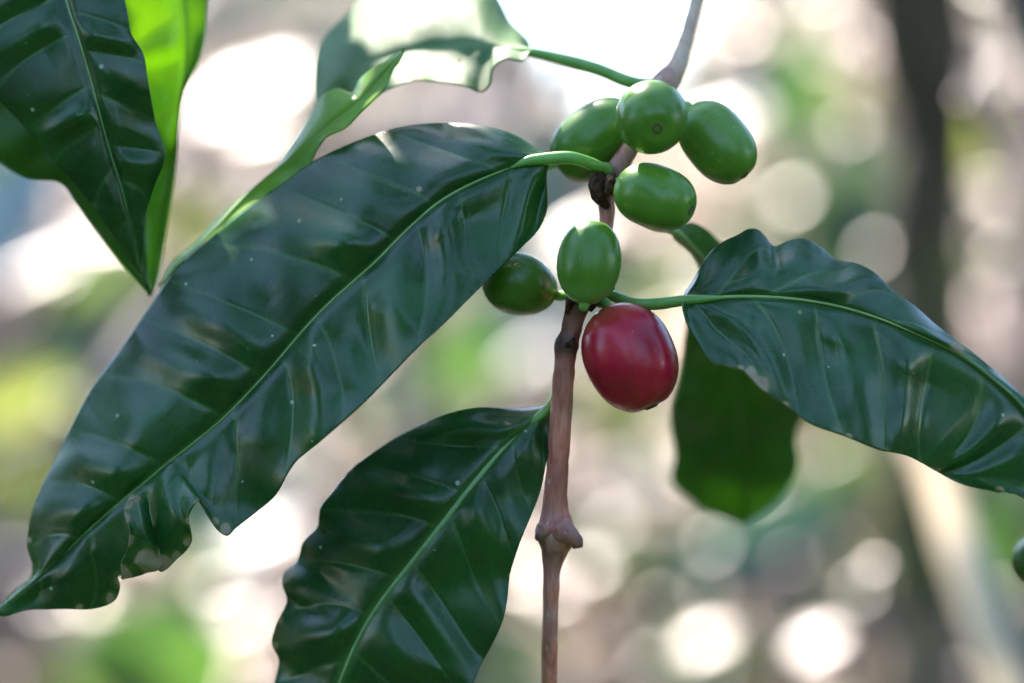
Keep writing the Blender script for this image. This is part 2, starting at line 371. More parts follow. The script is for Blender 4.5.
# --- large left leaf
big = leaf('leaf', root,
 [(548,160,-2),(537,158,-2),(500,171,-3),(442,200,-4),(410,227,-4),(377,260,-4),(319,313,-3),(262,378,-2),(219,422,-1),(168,463,0),(94,525,3),(45,572,6),(-3,612,9)],
 [(545,156),(537,151),(516,137),(483,127),(442,124),(401,128),(360,141),(315,162),(278,188),(241,215),(203,246),(180,266),(150,308),(120,352),(90,393),(70,432),(61,452),(45,482),(35,506),(30,530),(29,548),(34,566),(32,577),(16,591)],
 [(546,168),(545,183),(546,207),(537,231),(520,248),(500,268),(483,285),(467,301),(442,326),(420,346),(394,373),(361,406),(320,442),(295,463),(275,496),(254,514),(236,528),(227,536),(219,532),(210,520),(203,508),(199.5,500),(196,503),(189,517),(191,530),(192,541),(186,551),(178,558),(162,571),(158,568),(146,569),(131,576),(118,577),(120,585),(115,600),(95,608),(61,608),(24,611),(5,616)],
 M_leaf, nv=11.5, sweep=0.10, relief=1.45, roll=(10, 1), rollp=1.9, wavy=0.5, nt=330, nu=80, seed=1, rib=1.0,
 mdep=[(0,-2,2),(0.12,4,-2),(0.3,3,-8),(0.5,2,-9),(0.6,1,-4),(0.72,2,-7),(0.8,1,-3),(1,0,0)],
 dry=[(140,508,5),(133,498,4),(131,520,4),(166,564,10),(178,556,7),(189,540,6),(191,520,5),(198,504,4),(150,566,8),(122,580,8),(225,530,7),(214,522,5),(112,598,7),(80,606,4),(420,190,3),(30,540,3),(61,455,3),(300,222,2.5)],
 petiole=[(607,170,2),(592,164,-1),(572,158,-2.5),(550,158.5,-2.6),(528,161,-2.5),(510,168,-2.4)], petr=(6,7),
 label='large dark glossy leaf with a bitten lower edge, at left')

flap = leaf('torn_flap', root,
 [(136,497,-2.2),(140,515,-2.8),(141,535,-3),(136,556,-2.6),(122,578,-1.2)],
 [(128,500),(124,512),(127,524),(129,536),(127,550),(121,562)],
 [(146,500),(148,512),(152,528),(160,545),(163,560),(158,569),(148,571),(140,574)],
 M_leaf, nv=3, relief=0.4, roll=(-1.0, 2.2), nt=60, nu=20, seed=31, rib=0.3, wavy=0.4, dry=[(127,503,8),(124,518,7),(136,498,6),(127,540,7),(121,573,10),(146,560,12),(158,566,10),(162,552,7)],
 label='torn curling flap at the bitten edge of the large leaf')
flap.parent = big; flap.name = 'torn_flap'
# --- right leaf
leaf('leaf', root,
 [(683,301,-4),(700,300,-5),(727,297,-5),(785,298,-5),(833,305,-4),(872,316,-3),(910,331,-2),(954,352,0),(988,376,2),(1021,406,4),(1042,440,5),(1045,472,5),(1034,502,5)],
 [(684,294),(693,280),(702,264),(712,250),(724,241),(737,235),(748,229),(757,229),(765,236),(774,246),(785,242),(799,238),(809,240),(819,246),(838,260),(857,263),(877,274),(891,289),(915,306),(939,327),(961,343),(990,366),(1026,399),(1050,430),(1056,465)],
 [(684,309),(688,323),(700,345),(712,362),(726,366),(741,369),(761,388),(790,408),(809,422),(848,437),(877,449),(910,457),(939,473),(964,485),(997,491),(1012,491),(1022,496)],
 M_leaf_r, nv=7.5, sweep=0.20, relief=1.6, roll=(4, 0), rollp=1.5, wavy=0.6, nt=240, nu=72, seed=4, rib=1.3,
 mdep=[(0,3,-3),(0.15,4,-6),(0.3,3,-7),(0.6,-2,-6),(0.85,-3,-4),(1,0,0)],
 dry=[(762,383,10),(750,373,7),(958,346,9),(785,406,5),(848,437,4),(741,368,4),(800,312,2.5),(1000,490,4)],
 petiole=[(594,300,2),(612,296,1),(630,303,-2),(655,304,-3),(680,301,-4.3),(705,299,-4.9),(728,297,-4.4)], petr=(6,6),
 rib_mat=M_midrib, label='glossy leaf with wavy upper edge, right of the red cherry')

# --- bottom leaf
leaf('leaf', root,
 [(549,407,3),(515,437,1),(480,476,0),(446,519,0),(412,562,1),(382,600,2),(360,635,3),(343,673,4),(328,715,6),(310,755,8),(290,800,10)],
 [(540,408),(515,410),(480,408.5),(455,412),(429,422),(399,437),(369,456),(352,469),(334,491),(321,508),(318,527),(304,542),(298,562),(285,575),(284,585),(288,600),(277,624),(273,643),(280,660),(275,683),(268,710),(272,740),(280,785)],
 [(550,412),(549,437),(540,489),(532,512),(521,540),(510,575),(504,617),(493,643),(480,667),(468,695),(445,725),(400,768),(330,800)],
 M_leaf, nv=9, sweep=0.12, relief=1.3, roll=(5, 3), rollp=1.4, wavy=0.8, nt=220, nu=70, seed=6, rib=2.5,
 mdep=[(0,0,2),(0.3,4,-4),(0.6,5,-6),(1,0,0)],
 dry=[(286,573,11),(280,620,4),(277,645,4),(352,470,3),(455,411,3),(510,575,3)], rib_mat=M_midrib_pale,
 petiole=[(583,303,5),(570,340,6),(560,385,5),(549,407,2.8),(538,417,2.2),(528,426,2.2)], petr=(5,6),
 label='broad dark leaf hanging below, behind the stem')

# --- leaf hanging behind the right leaf
leaf('leaf', root,
 [(672,230,16),(692,245,20),(712,270,28),(728,330,42),(740,400,54),(744,460,66),(742,526,74)],
 [(690,222),(705,228),(722,244),(770,290),(800,350),(808,400),(795,436),(799,462),(786,490),(772,506),(757,516)],
 [(672,236),(692,256),(702,280),(686,325),(680,370),(671,420),(675,455),(672,482),(694,503),(712,514),(727,520)],
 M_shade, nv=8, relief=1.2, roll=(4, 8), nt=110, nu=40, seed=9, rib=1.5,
 petiole=[(609,188,5),(635,214,10),(655,226,14),(672,230,16),(690,243,18)], petr=(5,6), label='dark drooping leaf out of focus behind the right leaf')

# --- ragged pale leaf at top
leaf('leaf', root,
 [(531,52,18),(505,48,19),(486,44.5,20),(439,48,24),(400,54,27),(365,66,30),(335,85,36),(318,112,40)],
 [(527,40),(510,23),(498,0),(478,-28),(430,-40),(385,-20),(350,12),(322,42),(314,80)],
 [(524,61),(505,60),(493,70),(491,84),(481.6,93),(467,88),(444,84),(416,82),(400,86),(385,92),(362,110),(335,125)],
 M_sheen, nv=7, relief=0.35, roll=(2, 0), nt=150, nu=50, seed=12, rib=1.6,
 mdep=[(0,12,-4),(0.5,22,-10),(0.8,16,-8),(1,0,0)], dry=[(416,82,5),(481,90,4),(460,62,3)],
 petiole=[(655,86,12),(630,82,13),(600,70,15),(565,60,17),(531,52,18),(505,48,19)], petr=(6.5,6.5), rib_mat=M_midrib_pale,
 label='ragged out-of-focus leaf at top with a pale sheen')

# --- young curled leaf behind the big one, on a side shoot
leaf('leaf', root,
 [(160,285,16),(200,246,14),(246,196,12),(290,158,10),(325,128,9),(360,100,8),(385,72,8),(404,49,8)],
 [(172,262),(189,248),(213,223),(246,193),(262,180),(271,172),(295,139),(312,112),(322,96),(338,88),(352,92),(359,80),(370,70),(386,60)],
 [(180,268),(205,242),(230,221),(262,197),(284,183),(304,176),(316,150),(326,136),(345,127),(361,111),(374,98),(385,86),(394,70)],
 M_young, nv=9, relief=0.6, roll=(6, -2), nt=160, nu=44, seed=3, rib=0.7, wavy=0.7, dry=[(404,49,3),(362,88,3)],
 petiole=[(260,330,26),(200,310,22),(165,290,17),(160,285,16)], petr=(5,4), rib_mat=M_midrib,
 label='young curled light green leaf behind the large left leaf')
cs = catmull(np.array([(608,174,8,5),(575,162,14,5),(540,168,18,5),(480,215,22,6),(380,290,26,6),(300,325,27,6),(255,335,26,6)], float), 40)
v, f = tube(PP(cs[:, :3]), cs[:, 3]*S, 12, rough=0.1)
mesh('side_shoot', v, f, M_petiole, root)

# ================================================================== SECOND BRANCH, UPPER LEFT
root2 = empty('coffee_branch', P(120, -190, 20), 'coffee branch at the top left with a dark leaf and a backlit bright leaf', 'branch')
cs = catmull(np.array([(-900,-700,210,16),(-500,-500,120,14),(-160,-330,60,12),(0,-260,40,11),(90,-205,26,10),(140,-180,22,9),(230,-170,20,7)], float), 50)
v, f = tube(PP(cs[:, :3]), cs[:, 3]*S, 14, rough=0.1)
mesh('stem', v, f, M_stem, root2, attrs={'grey': np.zeros(len(v)), 'dark': np.zeros(len(v))})
leaf('leaf', root2,
 [(35,-130,6),(55,-50,4),(66,0,3),(78,37,2),(88,70,2),(98,107,2),(109,148,3),(123,193,4),(135,246,6),(142,276,8)],
 [(80,-110),(112,-50),(127,12),(131,33),(143,53),(148,82),(156,123),(165,157),(155,185),(146,214),(143,246)],
 [(-10,-120),(-50,-60),(-55,0),(-25,65),(0,101),(25,127),(53,160),(82,193),(107,226),(131,262)],
 M_leaf, nv=9, relief=1.2, roll=(1.5, 2), nt=200, nu=60, seed=15, rib=0.8, wavy=0.5,
 mdep=[(0,0,0),(0.5,-2,0),(1,0,0)],
 petiole=[(90,-205,26),(60,-170,14),(35,-130,6),(45,-90,5)], petr=(6,6), label='dark glossy leaf pointing down at the top left')
leaf('leaf', root2,
 [(150,-150,24),(170,-60,25),(184,0,25),(187,50,25),(180,110,25),(170,170,25),(160,235,25),(151,294,26)],
 [(200,-110),(220,-40),(206,0),(204,33),(197,62),(183,92),(177,127),(175,160),(170,200),(164,235),(157,278)],
 [(110,-110),(105,-40),(112,20),(125,60),(136,105),(141,150),(142,200),(143,250)],
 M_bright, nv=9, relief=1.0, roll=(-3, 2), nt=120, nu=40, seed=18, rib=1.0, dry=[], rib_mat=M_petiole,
 petiole=[(140,-180,22),(145,-165,21),(150,-150,20),(158,-120,20)], petr=(6,6), label='bright yellow-green backlit leaf at the top left')
leaf('leaf', root2,
 [(20,-100,16),(30,-20,15),(55,60,15),(90,150,15),(125,225,16),(150,296,17)],
 [(60,-80),(90,-30),(112,30),(140,95),(150,150),(148,190),(146,230),(148,275)],
 [(0,-100),(-50,0),(-60,90),(-20,145),(25,178),(62,184),(76,203),(98,234),(131,275)],
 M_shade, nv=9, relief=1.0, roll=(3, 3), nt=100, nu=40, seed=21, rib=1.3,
 petiole=[(90,-205,26),(50,-150,20),(20,-100,16),(24,-60,15)], petr=(6,6), label='blurred green leaf behind the dark leaf at the top left')

# berry of a third branch at the right edge
root3 = empty('coffee_branch', P(1110, 560, 40), 'coffee twig past the right edge, only its blurred dark green berry showing', 'branch')
cs = catmull(np.array([(1150,700,60,9),(1100,620,48,8),(1085,540,40,8),(1110,420,44,7)], float), 40)
v, f = tube(PP(cs[:, :3]), cs[:, 3]*S, 12, rough=0.1)
mesh('stem', v, f, M_stem, root3, attrs={'grey': np.zeros(len(v)), 'dark': np.zeros(len(v))})
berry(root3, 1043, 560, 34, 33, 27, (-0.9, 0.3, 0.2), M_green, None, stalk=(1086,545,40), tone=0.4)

# ================================================================== BACKGROUND
def gz(x, y):
    D = y - CY
    z = np.interp(D, [0, 1.7, 2.4, 3.2, 6, 9, 20, 60], [0.02, 0.12, 0.55, 0.86, 1.70, 2.05, 2.3, 2.6])
    a = x / np.maximum(D, 1.0)
    saddle = 1 - 1.0*np.exp(-((a - 0.04) / 0.048)**2)
    z = z + 0.70 * saddle * np.clip((D - 3.3) / 2.7, 0, 1)
    return z + 0.05*np.sin(x*2.1 + D*1.3) + 0.03*np.sin(x*5.3 - D*3.1)
def litter_mat(name, cols, rough=0.40):
    m = NT(name); c = m.attr('col', 'Color'); co = m.n('TexCoord').outputs['Object']
    n = m.noise(30, 3, co)
    c = m.mix(m.ramp(n, 0.3, 0.7, 0, 0.35), c, (0.2, 0.14, 0.1))
    p = m.n('BsdfPrincipled', {'Base Color': c, 'Roughness': rough}); m.put(m.out.inputs[0], p.outputs[0]); return m.m
def far_leaf_mat(name, rough=0.32, tr=0.4, spec=0.6):
    m = NT(name); c = m.attr('col', 'Color')
    hs = m.n('HueSaturation', {'Hue': 0.485, 'Saturation': 0.95, 'Value': 2.0, 'Color': c})
    p = m.n('BsdfPrincipled', {'Base Color': c, 'Roughness': rough, 'Specular IOR Level': spec})
    t = m.n('BsdfTranslucent', {'Color': hs.outputs[0]})
    mx = m.n('MixShader', {0: tr, 1: p.outputs[0], 2: t.outputs[0]}); m.put(m.out.inputs[0], mx.outputs[0]); return m.m
M_far = far_leaf_mat('far_leaf')
M_canopy = far_leaf_mat('canopy_leaf', 0.75, 0.2, 0.2)
M_litter = litter_mat('leaf_litter', None)
M_bark = plain('tree_bark', (0.018, 0.014, 0.008), (0.07, 0.058, 0.036), 14, 0.85, 0.2, 0.8, 0.01, stretch=(1, 1, 0.25))
M_pale = plain('pale_wood', (0.44, 0.34, 0.20), (0.66, 0.53, 0.35), 30, 0.7, 0.3, 0.5, 0.005, stretch=(1, 1, 0.2))
M_twig = plain('twig_bark', (0.10, 0.075, 0.075), (0.20, 0.15, 0.15), 30, 0.7)

def lichen_bark():
    m = NT('lichen_bark'); co = m.n('TexCoord').outputs['Object']
    a = m.noise(16, 4, co); b = m.noise(9, 3, m.n('Mapping', {0: co, 1: (3, 1, 7)}).outputs[0]); f = m.noise(90, 4, co)
    c = m.mix(m.ramp(f, 0.3, 0.7), (0.025, 0.017, 0.007), (0.09, 0.062, 0.03))
    c = m.mix(m.ramp(a, 0.5, 0.58, 0, 0.7), c, (0.12, 0.12, 0.04))
    c = m.mix(m.ramp(b, 0.58, 0.66, 0, 0.7), c, (0.30, 0.22, 0.14))
    p = m.n('BsdfPrincipled', {'Base Color': c, 'Roughness': 0.85, 'Normal': m.bump(f, 0.8, 0.006)})
    m.put(m.out.inputs[0], p.outputs[0]); return m.m
M_lichen = lichen_bark()
# ground
m = NT('forest_floor'); co = m.n('TexCoord').outputs['Object']
n1 = m.noise(2.2, 5, co, 0.6); n2 = m.noise(14, 4, co)
cc_ = m.mix(m.ramp(n1, 0.35, 0.65), (0.20, 0.155, 0.10), (0.42, 0.33, 0.25))
cc_ = m.mix(m.ramp(n2, 0.35, 0.7, 0, 0.6), cc_, (0.15, 0.11, 0.07))
yy = m.n('SeparateXYZ', {0: co}).outputs[1]
mossy = m.ramp(m.math('ADD', yy, m.math('MULTIPLY', n1, 1.5)), 1.6, 2.6, 1, 0)   # mossy dark soil on the level part
cc_ = m.mix(mossy, cc_, m.mix(n2, (0.010, 0.018, 0.006), (0.03, 0.045, 0.014)))
p = m.n('BsdfPrincipled', {'Base Color': cc_, 'Roughness': 0.85, 'Normal': m.bump(n2, 0.6, 0.03)}); m.put(m.out.inputs[0], p.outputs[0])
xs = np.concatenate([np.linspace(-60, -3, 30), np.linspace(-2.8, 2.8, 57), np.linspace(3, 60, 30)])
ys = np.concatenate([np.linspace(-40, -1, 20), np.linspace(-0.8, 12, 129), np.linspace(13, 80, 30)])
X, Y = np.meshgrid(xs, ys); Z = gz(X, Y)
gr = mesh('ground', np.stack([X, Y, Z], -1).reshape(-1, 3), grid_faces(len(ys), len(xs)), m.m, loc=(0, 0, 0))
tag(gr, 'rising forest floor of pale brown soil', kind='structure')

# leaf template
_t = np.linspace(0, 1, 9); _w = np.sin(math.pi * _t**0.85)**0.75; _w[0] = 0.02; _w[-1] = 0.0
TV = np.array([[(t - 0.5), s * w * 0.5, abs(s) * 0.12 * w - 0.25*(t-0.5)**2] for t, w in zip(_t, _w) for s in (-1, -0.5, 0, 0.5, 1)])
TF = grid_faces(9, 5)
def leafcloud(name, C, Dv, N, L, W, colr, mat, parent=None, label=None, curl=None):
    C = np.asarray(C, float); n = len(C)
    Dv = Dv / np.linalg.norm(Dv, axis=1)[:, None]
    N = N - Dv * (N * Dv).sum(1)[:, None]; N = N / (np.linalg.norm(N, axis=1)[:, None] + 1e-9)
    B = np.cross(N, Dv)
    L = np.broadcast_to(L, n); W = np.broadcast_to(W, n)
    V = (C[:, None] + Dv[:, None]*(TV[None, :, 0:1]*L[:, None, None]) + B[:, None]*(TV[None, :, 1:2]*W[:, None, None]) + N[:, None]*(TV[None, :, 2:3]*(L if curl is None else L*np.asarray(curl))[:, None, None]))
    F = (TF[None] + (np.arange(n)*len(TV))[:, None, None]).reshape(-1, 4)
    colr = np.repeat(np.asarray(colr, float), len(TV), axis=0)
    return mesh(name, V.reshape(-1, 3), F, mat, parent, attrs={'col': colr}, label=label)
def rand_unit(n, zmin=-1):
    v = rng.normal(size=(n, 3)); v[:, 2] = np.abs(v[:, 2]) if zmin >= 0 else v[:, 2]
    return v / np.linalg.norm(v, axis=1)[:, None]

# leaf litter on the slope
N = 12000
D = rng.uniform(1.7, 9, N)**1.0; X = rng.uniform(-1, 1, N) * (0.5 + 0.36*D); Y = D + CY
C = np.stack([X, Y, gz(X, Y) + rng.uniform(0.005, 0.03, N)], 1)
Dv = rand_unit(N); Dv[:, 2] *= 0.25; Nn = rand_unit(N, 0)*0.42 + np.array([-0.2, -0.35, 0.75])
base = np.array([[0.60,0.44,0.34],[0.45,0.33,0.23],[0.22,0.16,0.10],[0.70,0.58,0.48],[0.09,0.07,0.04],[0.10,0.17,0.04],[0.38,0.36,0.18]])
ci = rng.choice(7, N, p=[.25,.2,.15,.16,.1,.05,.09])
tag(leafcloud('leaf_litter', C, Dv, Nn, rng.uniform(.05,.13,N), rng.uniform(.025,.06,N), np.clip(base[ci]*rng.uniform(.85,0.95,(N,1)),0,.8), M_litter), 'dry fallen leaves covering the forest floor', kind='stuff')

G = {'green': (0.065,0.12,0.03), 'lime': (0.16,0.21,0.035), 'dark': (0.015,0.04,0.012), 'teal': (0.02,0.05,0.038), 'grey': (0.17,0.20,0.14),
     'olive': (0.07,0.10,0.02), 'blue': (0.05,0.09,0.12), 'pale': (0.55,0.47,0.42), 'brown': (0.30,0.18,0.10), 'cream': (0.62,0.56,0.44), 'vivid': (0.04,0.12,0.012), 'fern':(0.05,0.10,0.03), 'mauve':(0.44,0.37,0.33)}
CAM = np.array([0, CY, H])
def plant(name, label, cat, base_xy, items, stems=2, fill=0, group=None):
    """items: (px, py, distance, length_px, width_px, angle_deg, colour, mode)  mode: f facing, g glossy glint, u upward, b backlit"""
    bx, by = base_xy; bz = float(gz(bx, by))
    r = empty(name, (bx, by, bz), label, cat, group)
    C, Dv, Nn, L, W, Cl = [], [], [], [], [], []
    for (px, py, Dd, l, w, an, cn, mode) in items:
        c0 = PD(px, py, Dd); k = S * Dd / FD
        a = math.radians(an); d = np.array([math.cos(a), 0.12, math.sin(a)])
        tc = (CAM - c0) / np.linalg.norm(CAM - c0)
        if mode == 'g': n = tc + SUN
        elif mode == 'u': n = np.array([0, -0.6, 0.8])
        elif mode == 'b': n = np.array([0.25, 1.0, 0.1])
        else: n = tc + 0.2*rng.normal(size=3)
        n = n / np.linalg.norm(n)
        if mode == 'g':
            d = d - n*np.dot(d, n)
        C.append(c0); Dv.append(d); Nn.append(n); q_ = 1.0 if mode == 'g' else 1.45; L.append(l*k*q_); W.append(w*k*q_); Cl.append(G[cn])
    C = np.array(C)
    lo = C.mean(0)
    leafcloud('foliage', C, np.array(Dv), np.array(Nn), np.array(L), np.array(W), Cl, M_far, r, curl=[0.35 if it[7] == 'g' else 1.0 for it in items])
    parts = []
    for s in range(min(len(C), 14)):
        tgt = C[s]
        b = np.array([bx, by, bz]) + np.array([rng.normal()*0.01, rng.normal()*0.01, 0])
        midp = np.array([bx*0.7 + tgt[0]*0.3, by*0.6+tgt[1]*0.4 + 0.03, bz + (tgt[2]-bz)*0.55])
        pth = catmull(np.array([b, midp, tgt]), 14)
        parts.append(tube(pth, np.linspace(0.006, 0.002, 14), 7))
    v, f = join(parts)
    mesh('stem', v, f, M_twig, r)
    return r

plant('background_shrub', 'blurred lime green shrub behind the left leaf tip', 'shrub', (-0.55, 2.0),
  [(15,395,2.2,80,44,20,'lime','b'),(55,385,2.3,40,20,-30,'green','b'),(10,480,2.2,50,28,80,'lime','b'),(35,500,2.4,50,28,30,'green','b'),(95,290,2.6,90,45,50,'green','f'),
   (75,330,2.6,90,40,70,'teal','f'),(30,440,2.6,80,40,-20,'olive','f')])
plant('background_shrub', 'blurred saturated green sprig low at the bottom left', 'shrub', (-0.42, 1.75),
  [(150,655,2.1,110,75,10,'vivid','b'),(120,690,2.1,100,60,-20,'green','b'),(190,680,2.2,90,60,50,'vivid','f'),(170,620,2.4,60,35,70,'green','f'),(205,560,2.6,55,30,80,'green','f')])
plant('background_shrub', 'blurred shrub with a bluish leaf and white glinting leaf at the left edge', 'shrub', (-0.75, 2.4),
  [(18,215,2.6,120,80,60,'blue','u'),(45,265,2.5,110,28,60,'pale','g'),(110,235,2.6,80,30,-30,'cream','g'),(5,170,2.8,70,40,0,'dark','f')])
plant('background_shrub', 'blurred green and blue-grey shrub in the gap below the green berries', 'shrub', (-0.05, 2.6),
  [(465,360,2.9,80,45,10,'vivid','b'),(530,210,3.0,130,60,60,'teal','f'),(560,235,3.0,90,60,30,'grey','u'),(520,350,3.0,120,70,20,'blue','u'),(430,395,3,90,50,40,'grey','u'),(560,290,3.2,80,60,0,'grey','u'),
   (240,530,3,100,70,20,'blue','u'),(300,470,3,70,40,30,'grey','u')])
plant('background_shrub', 'blurred green shrub beside the dark trunk at the upper right', 'shrub', (0.62, 2.3),
  [(790,90,2.4,110,40,80,'vivid','b'),(760,95,2.6,110,80,20,'teal','u'),(850,205,2.2,110,55,80,'green','f'),(835,225,2.2,90,45,60,'dark','f'),(820,95,2.5,80,40,-10,'olive','b'),(870,220,2.4,90,40,80,'olive','b'),(965,145,2.6,60,34,80,'lime','b')])
plant('background_shrub', 'blurred teal and olive shrub below the right leaf', 'shrub', (0.55, 1.9),
  [(770,540,2.3,140,60,20,'teal','f'),(745,555,2.4,90,40,-10,'teal','f'),(830,510,2.5,90,50,0,'olive','b'),(885,515,2.5,60,50,10,'brown','u'),(860,470,2.5,90,40,10,'green','f'),
   (1000,530,2.4,90,50,90,'vivid','f'),(1015,490,2.6,70,40,60,'grey','u'),(885,635,3.1,90,40,80,'dark','f'),(850,600,3.1,90,40,40,'fern','f')])

# glinting leaves: low herbs on the slope, each a small plant
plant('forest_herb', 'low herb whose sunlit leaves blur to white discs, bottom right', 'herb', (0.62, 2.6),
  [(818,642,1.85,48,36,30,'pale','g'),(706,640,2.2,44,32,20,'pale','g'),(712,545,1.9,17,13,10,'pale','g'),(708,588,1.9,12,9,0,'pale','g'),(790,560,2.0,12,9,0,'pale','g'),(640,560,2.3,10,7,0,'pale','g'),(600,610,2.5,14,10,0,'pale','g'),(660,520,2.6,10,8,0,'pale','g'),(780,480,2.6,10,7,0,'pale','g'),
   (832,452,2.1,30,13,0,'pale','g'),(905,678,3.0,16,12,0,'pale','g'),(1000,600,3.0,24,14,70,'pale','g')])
plant('background_shrub', 'low dark shrub blurred between the stem and the hanging leaf', 'shrub', (0.25, 2.9),
  [(655,600,3.0,80,50,60,'dark','f'),(640,560,3.1,60,30,80,'fern','f'),(760,520,3.0,110,60,20,'dark','f'),(870,500,3.0,70,40,0,'olive','f'),(650,470,3.2,60,40,30,'olive','f'),
   (690,680,3.0,90,40,0,'fern','f'),(760,660,3.0,70,30,80,'dark','f'),(480,320,3.2,70,40,40,'fern','f'),(830,330,3.0,100,60,70,'fern','f'),(850,190,3.0,110,50,80,'dark','f')])
random.seed(41)
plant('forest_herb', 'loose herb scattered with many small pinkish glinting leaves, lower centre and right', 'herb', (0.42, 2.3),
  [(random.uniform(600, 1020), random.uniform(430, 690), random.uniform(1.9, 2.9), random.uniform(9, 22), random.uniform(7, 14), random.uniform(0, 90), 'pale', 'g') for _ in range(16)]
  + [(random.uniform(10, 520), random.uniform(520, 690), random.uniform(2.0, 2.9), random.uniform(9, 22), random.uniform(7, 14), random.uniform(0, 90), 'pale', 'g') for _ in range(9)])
plant('background_shrub', 'loose shrub scattered with small pinkish glinting leaves, upper right', 'shrub', (0.55, 2.7),
  [(random.uniform(690, 1020), random.uniform(0, 330), random.uniform(2.0, 2.9), random.uniform(10, 26), random.uniform(8, 16), random.uniform(0, 90), 'pale', 'g') for _ in range(13)]
  + [(random.uniform(330, 600), random.uniform(60, 260), random.uniform(2.2, 2.9), random.uniform(9, 20), random.uniform(7, 14), random.uniform(0, 90), 'pale', 'g') for _ in range(6)])
random.seed(7)
plant('forest_herb', 'small herb with two pale glinting leaves beside the dark trunk foot', 'herb', (0.30, 0.95),
  [(874,565,0.95,17,15,60,'pale','g'),(950,500,1.3,14,8,60,'cream','u')], stems=1)
plant('forest_herb', 'low herb with pale sunlit leaves blurred beside the lower stem', 'herb', (0.14, 2.55),
  [(612,525,2.8,30,16,80,'pale','g'),(590,565,2.3,28,20,50,'pale','g'),(555,592,2.3,28,20,30,'pale','g'),(530,550,2.9,20,14,60,'pale','g'),(600,645,2.2,34,9,0,'pale','g'),
   (645,600,3.0,70,40,50,'brown','u'),(650,480,3.0,70,50,0,'cream','u'),(640,400,3.0,70,50,70,'olive','u')])
plant('forest_herb', 'low herb with pale sunlit leaves blurred at the lower left', 'herb', (-0.55, 2.6),
  [(215,585,2.3,28,18,20,'pale','g'),(66,400,2.8,22,14,70,'pale','g'),(50,602,2.4,44,18,10,'pale','g'),(10,560,3.0,30,20,40,'pale','g'),(250,610,3.1,60,40,10,'mauve','u'),(90,640,3,80,30,10,'grey','u')])
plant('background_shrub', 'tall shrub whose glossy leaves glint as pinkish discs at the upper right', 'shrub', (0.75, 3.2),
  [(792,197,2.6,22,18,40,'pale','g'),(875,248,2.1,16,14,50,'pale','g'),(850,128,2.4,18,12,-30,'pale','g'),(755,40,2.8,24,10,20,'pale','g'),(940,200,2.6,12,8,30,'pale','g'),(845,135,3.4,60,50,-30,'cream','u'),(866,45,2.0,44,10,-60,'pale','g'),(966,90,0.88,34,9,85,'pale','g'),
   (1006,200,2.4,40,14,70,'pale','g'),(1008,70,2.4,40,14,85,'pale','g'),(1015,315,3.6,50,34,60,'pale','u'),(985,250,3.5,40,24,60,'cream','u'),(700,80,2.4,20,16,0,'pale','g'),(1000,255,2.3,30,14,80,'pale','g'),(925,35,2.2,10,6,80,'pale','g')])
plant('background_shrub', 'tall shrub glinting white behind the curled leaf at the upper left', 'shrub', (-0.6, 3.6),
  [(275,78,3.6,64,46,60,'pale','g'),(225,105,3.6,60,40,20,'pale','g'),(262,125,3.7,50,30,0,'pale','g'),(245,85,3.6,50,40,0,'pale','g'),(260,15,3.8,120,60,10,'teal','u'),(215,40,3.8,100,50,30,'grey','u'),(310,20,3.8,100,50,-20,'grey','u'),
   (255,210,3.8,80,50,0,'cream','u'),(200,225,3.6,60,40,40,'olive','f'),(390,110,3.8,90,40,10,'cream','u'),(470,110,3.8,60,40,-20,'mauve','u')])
plant('background_shrub', 'dim grey-green shrub blurred beyond the dark trunk on the right', 'shrub', (0.95, 2.9),
  [(985,400,3.0,90,60,60,'grey','u'),(995,330,3.0,90,50,80,'mauve','u'),(1010,480,3.0,80,50,60,'grey','f'),(960,610,3.0,80,50,80,'teal','f'),(1015,640,3.0,80,40,80,'teal','f'),(980,290,3.2,80,50,80,'olive','f'),
   (870,320,3.2,90,60,60,'grey','u'),(850,400,3.2,90,50,10,'olive','f'),(730,300,3.4,60,40,20,'cream','u')])

# trunk at the right
def tree(name, label, x, y, pts, mat, crown=None, cat='tree', group=None):
    z = float(gz(x, y)); r = empty(name, (x, y, z), label, cat, group)
    c = catmull(np.array(pts, float), 60)
    v, f = tube(c[:, :3], c[:, 3], 20, rough=0.18, seed=x)
    mesh('trunk', v, f, mat, r)
    if crown is not None:
        (cx, cy, cz, rx, ry, rz, n, Ls, colr) = crown
        u = rand_unit(n); rad = rng.uniform(0.25, 1, n)**0.5
        # clumps
        k = max(6, n // 60); cl = rand_unit(k) * rng.uniform(0.4, 0.95, (k, 1)); idx = rng.integers(0, k, n)
        p_ = cl[idx] + rand_unit(n) * (rng.uniform(0, 0.32, n))[:, None]
        C = np.array([cx, cy, cz]) + p_ * np.array([rx, ry, rz])
        Dd = rand_unit(n); Dd[:, 2] -= 0.4; Nn = rand_unit(n, 0) * 0.8 + np.array([0, 0, 0.8])
        cols = np.array(colr)[None] * rng.uniform(0.6, 1.4, (n, 1))
        leafcloud('crown', C, Dd, Nn, rng.uniform(.7, 1.3, n)*Ls, rng.uniform(.35, .55, n)*Ls, cols, M_canopy, r)
        # limbs
        parts = []
        top = c[-1, :3]
        for q in range(min(k, 14)):
            e = np.array([cx, cy, cz]) + cl[q] * np.array([rx, ry, rz])
            s = c[int(len(c)*(0.6 + 0.39*rng.random())), :3]
            pth = catmull(np.array([s, (s+e)/2 + np.array([0, 0, 0.1*rz]), e]), 10)
            parts.append(tube(pth, np.linspace(c[-1, 3]*0.6, c[-1, 3]*0.15, 10), 7))
        v, f = join(parts); mesh('limb', v, f, mat, r)
    return r
def pt(px, py, D_, rpx):
    q = PD(px, py, D_); return [*q, rpx*S*D_/FD]
b = PD(935, 2400, 0.95)
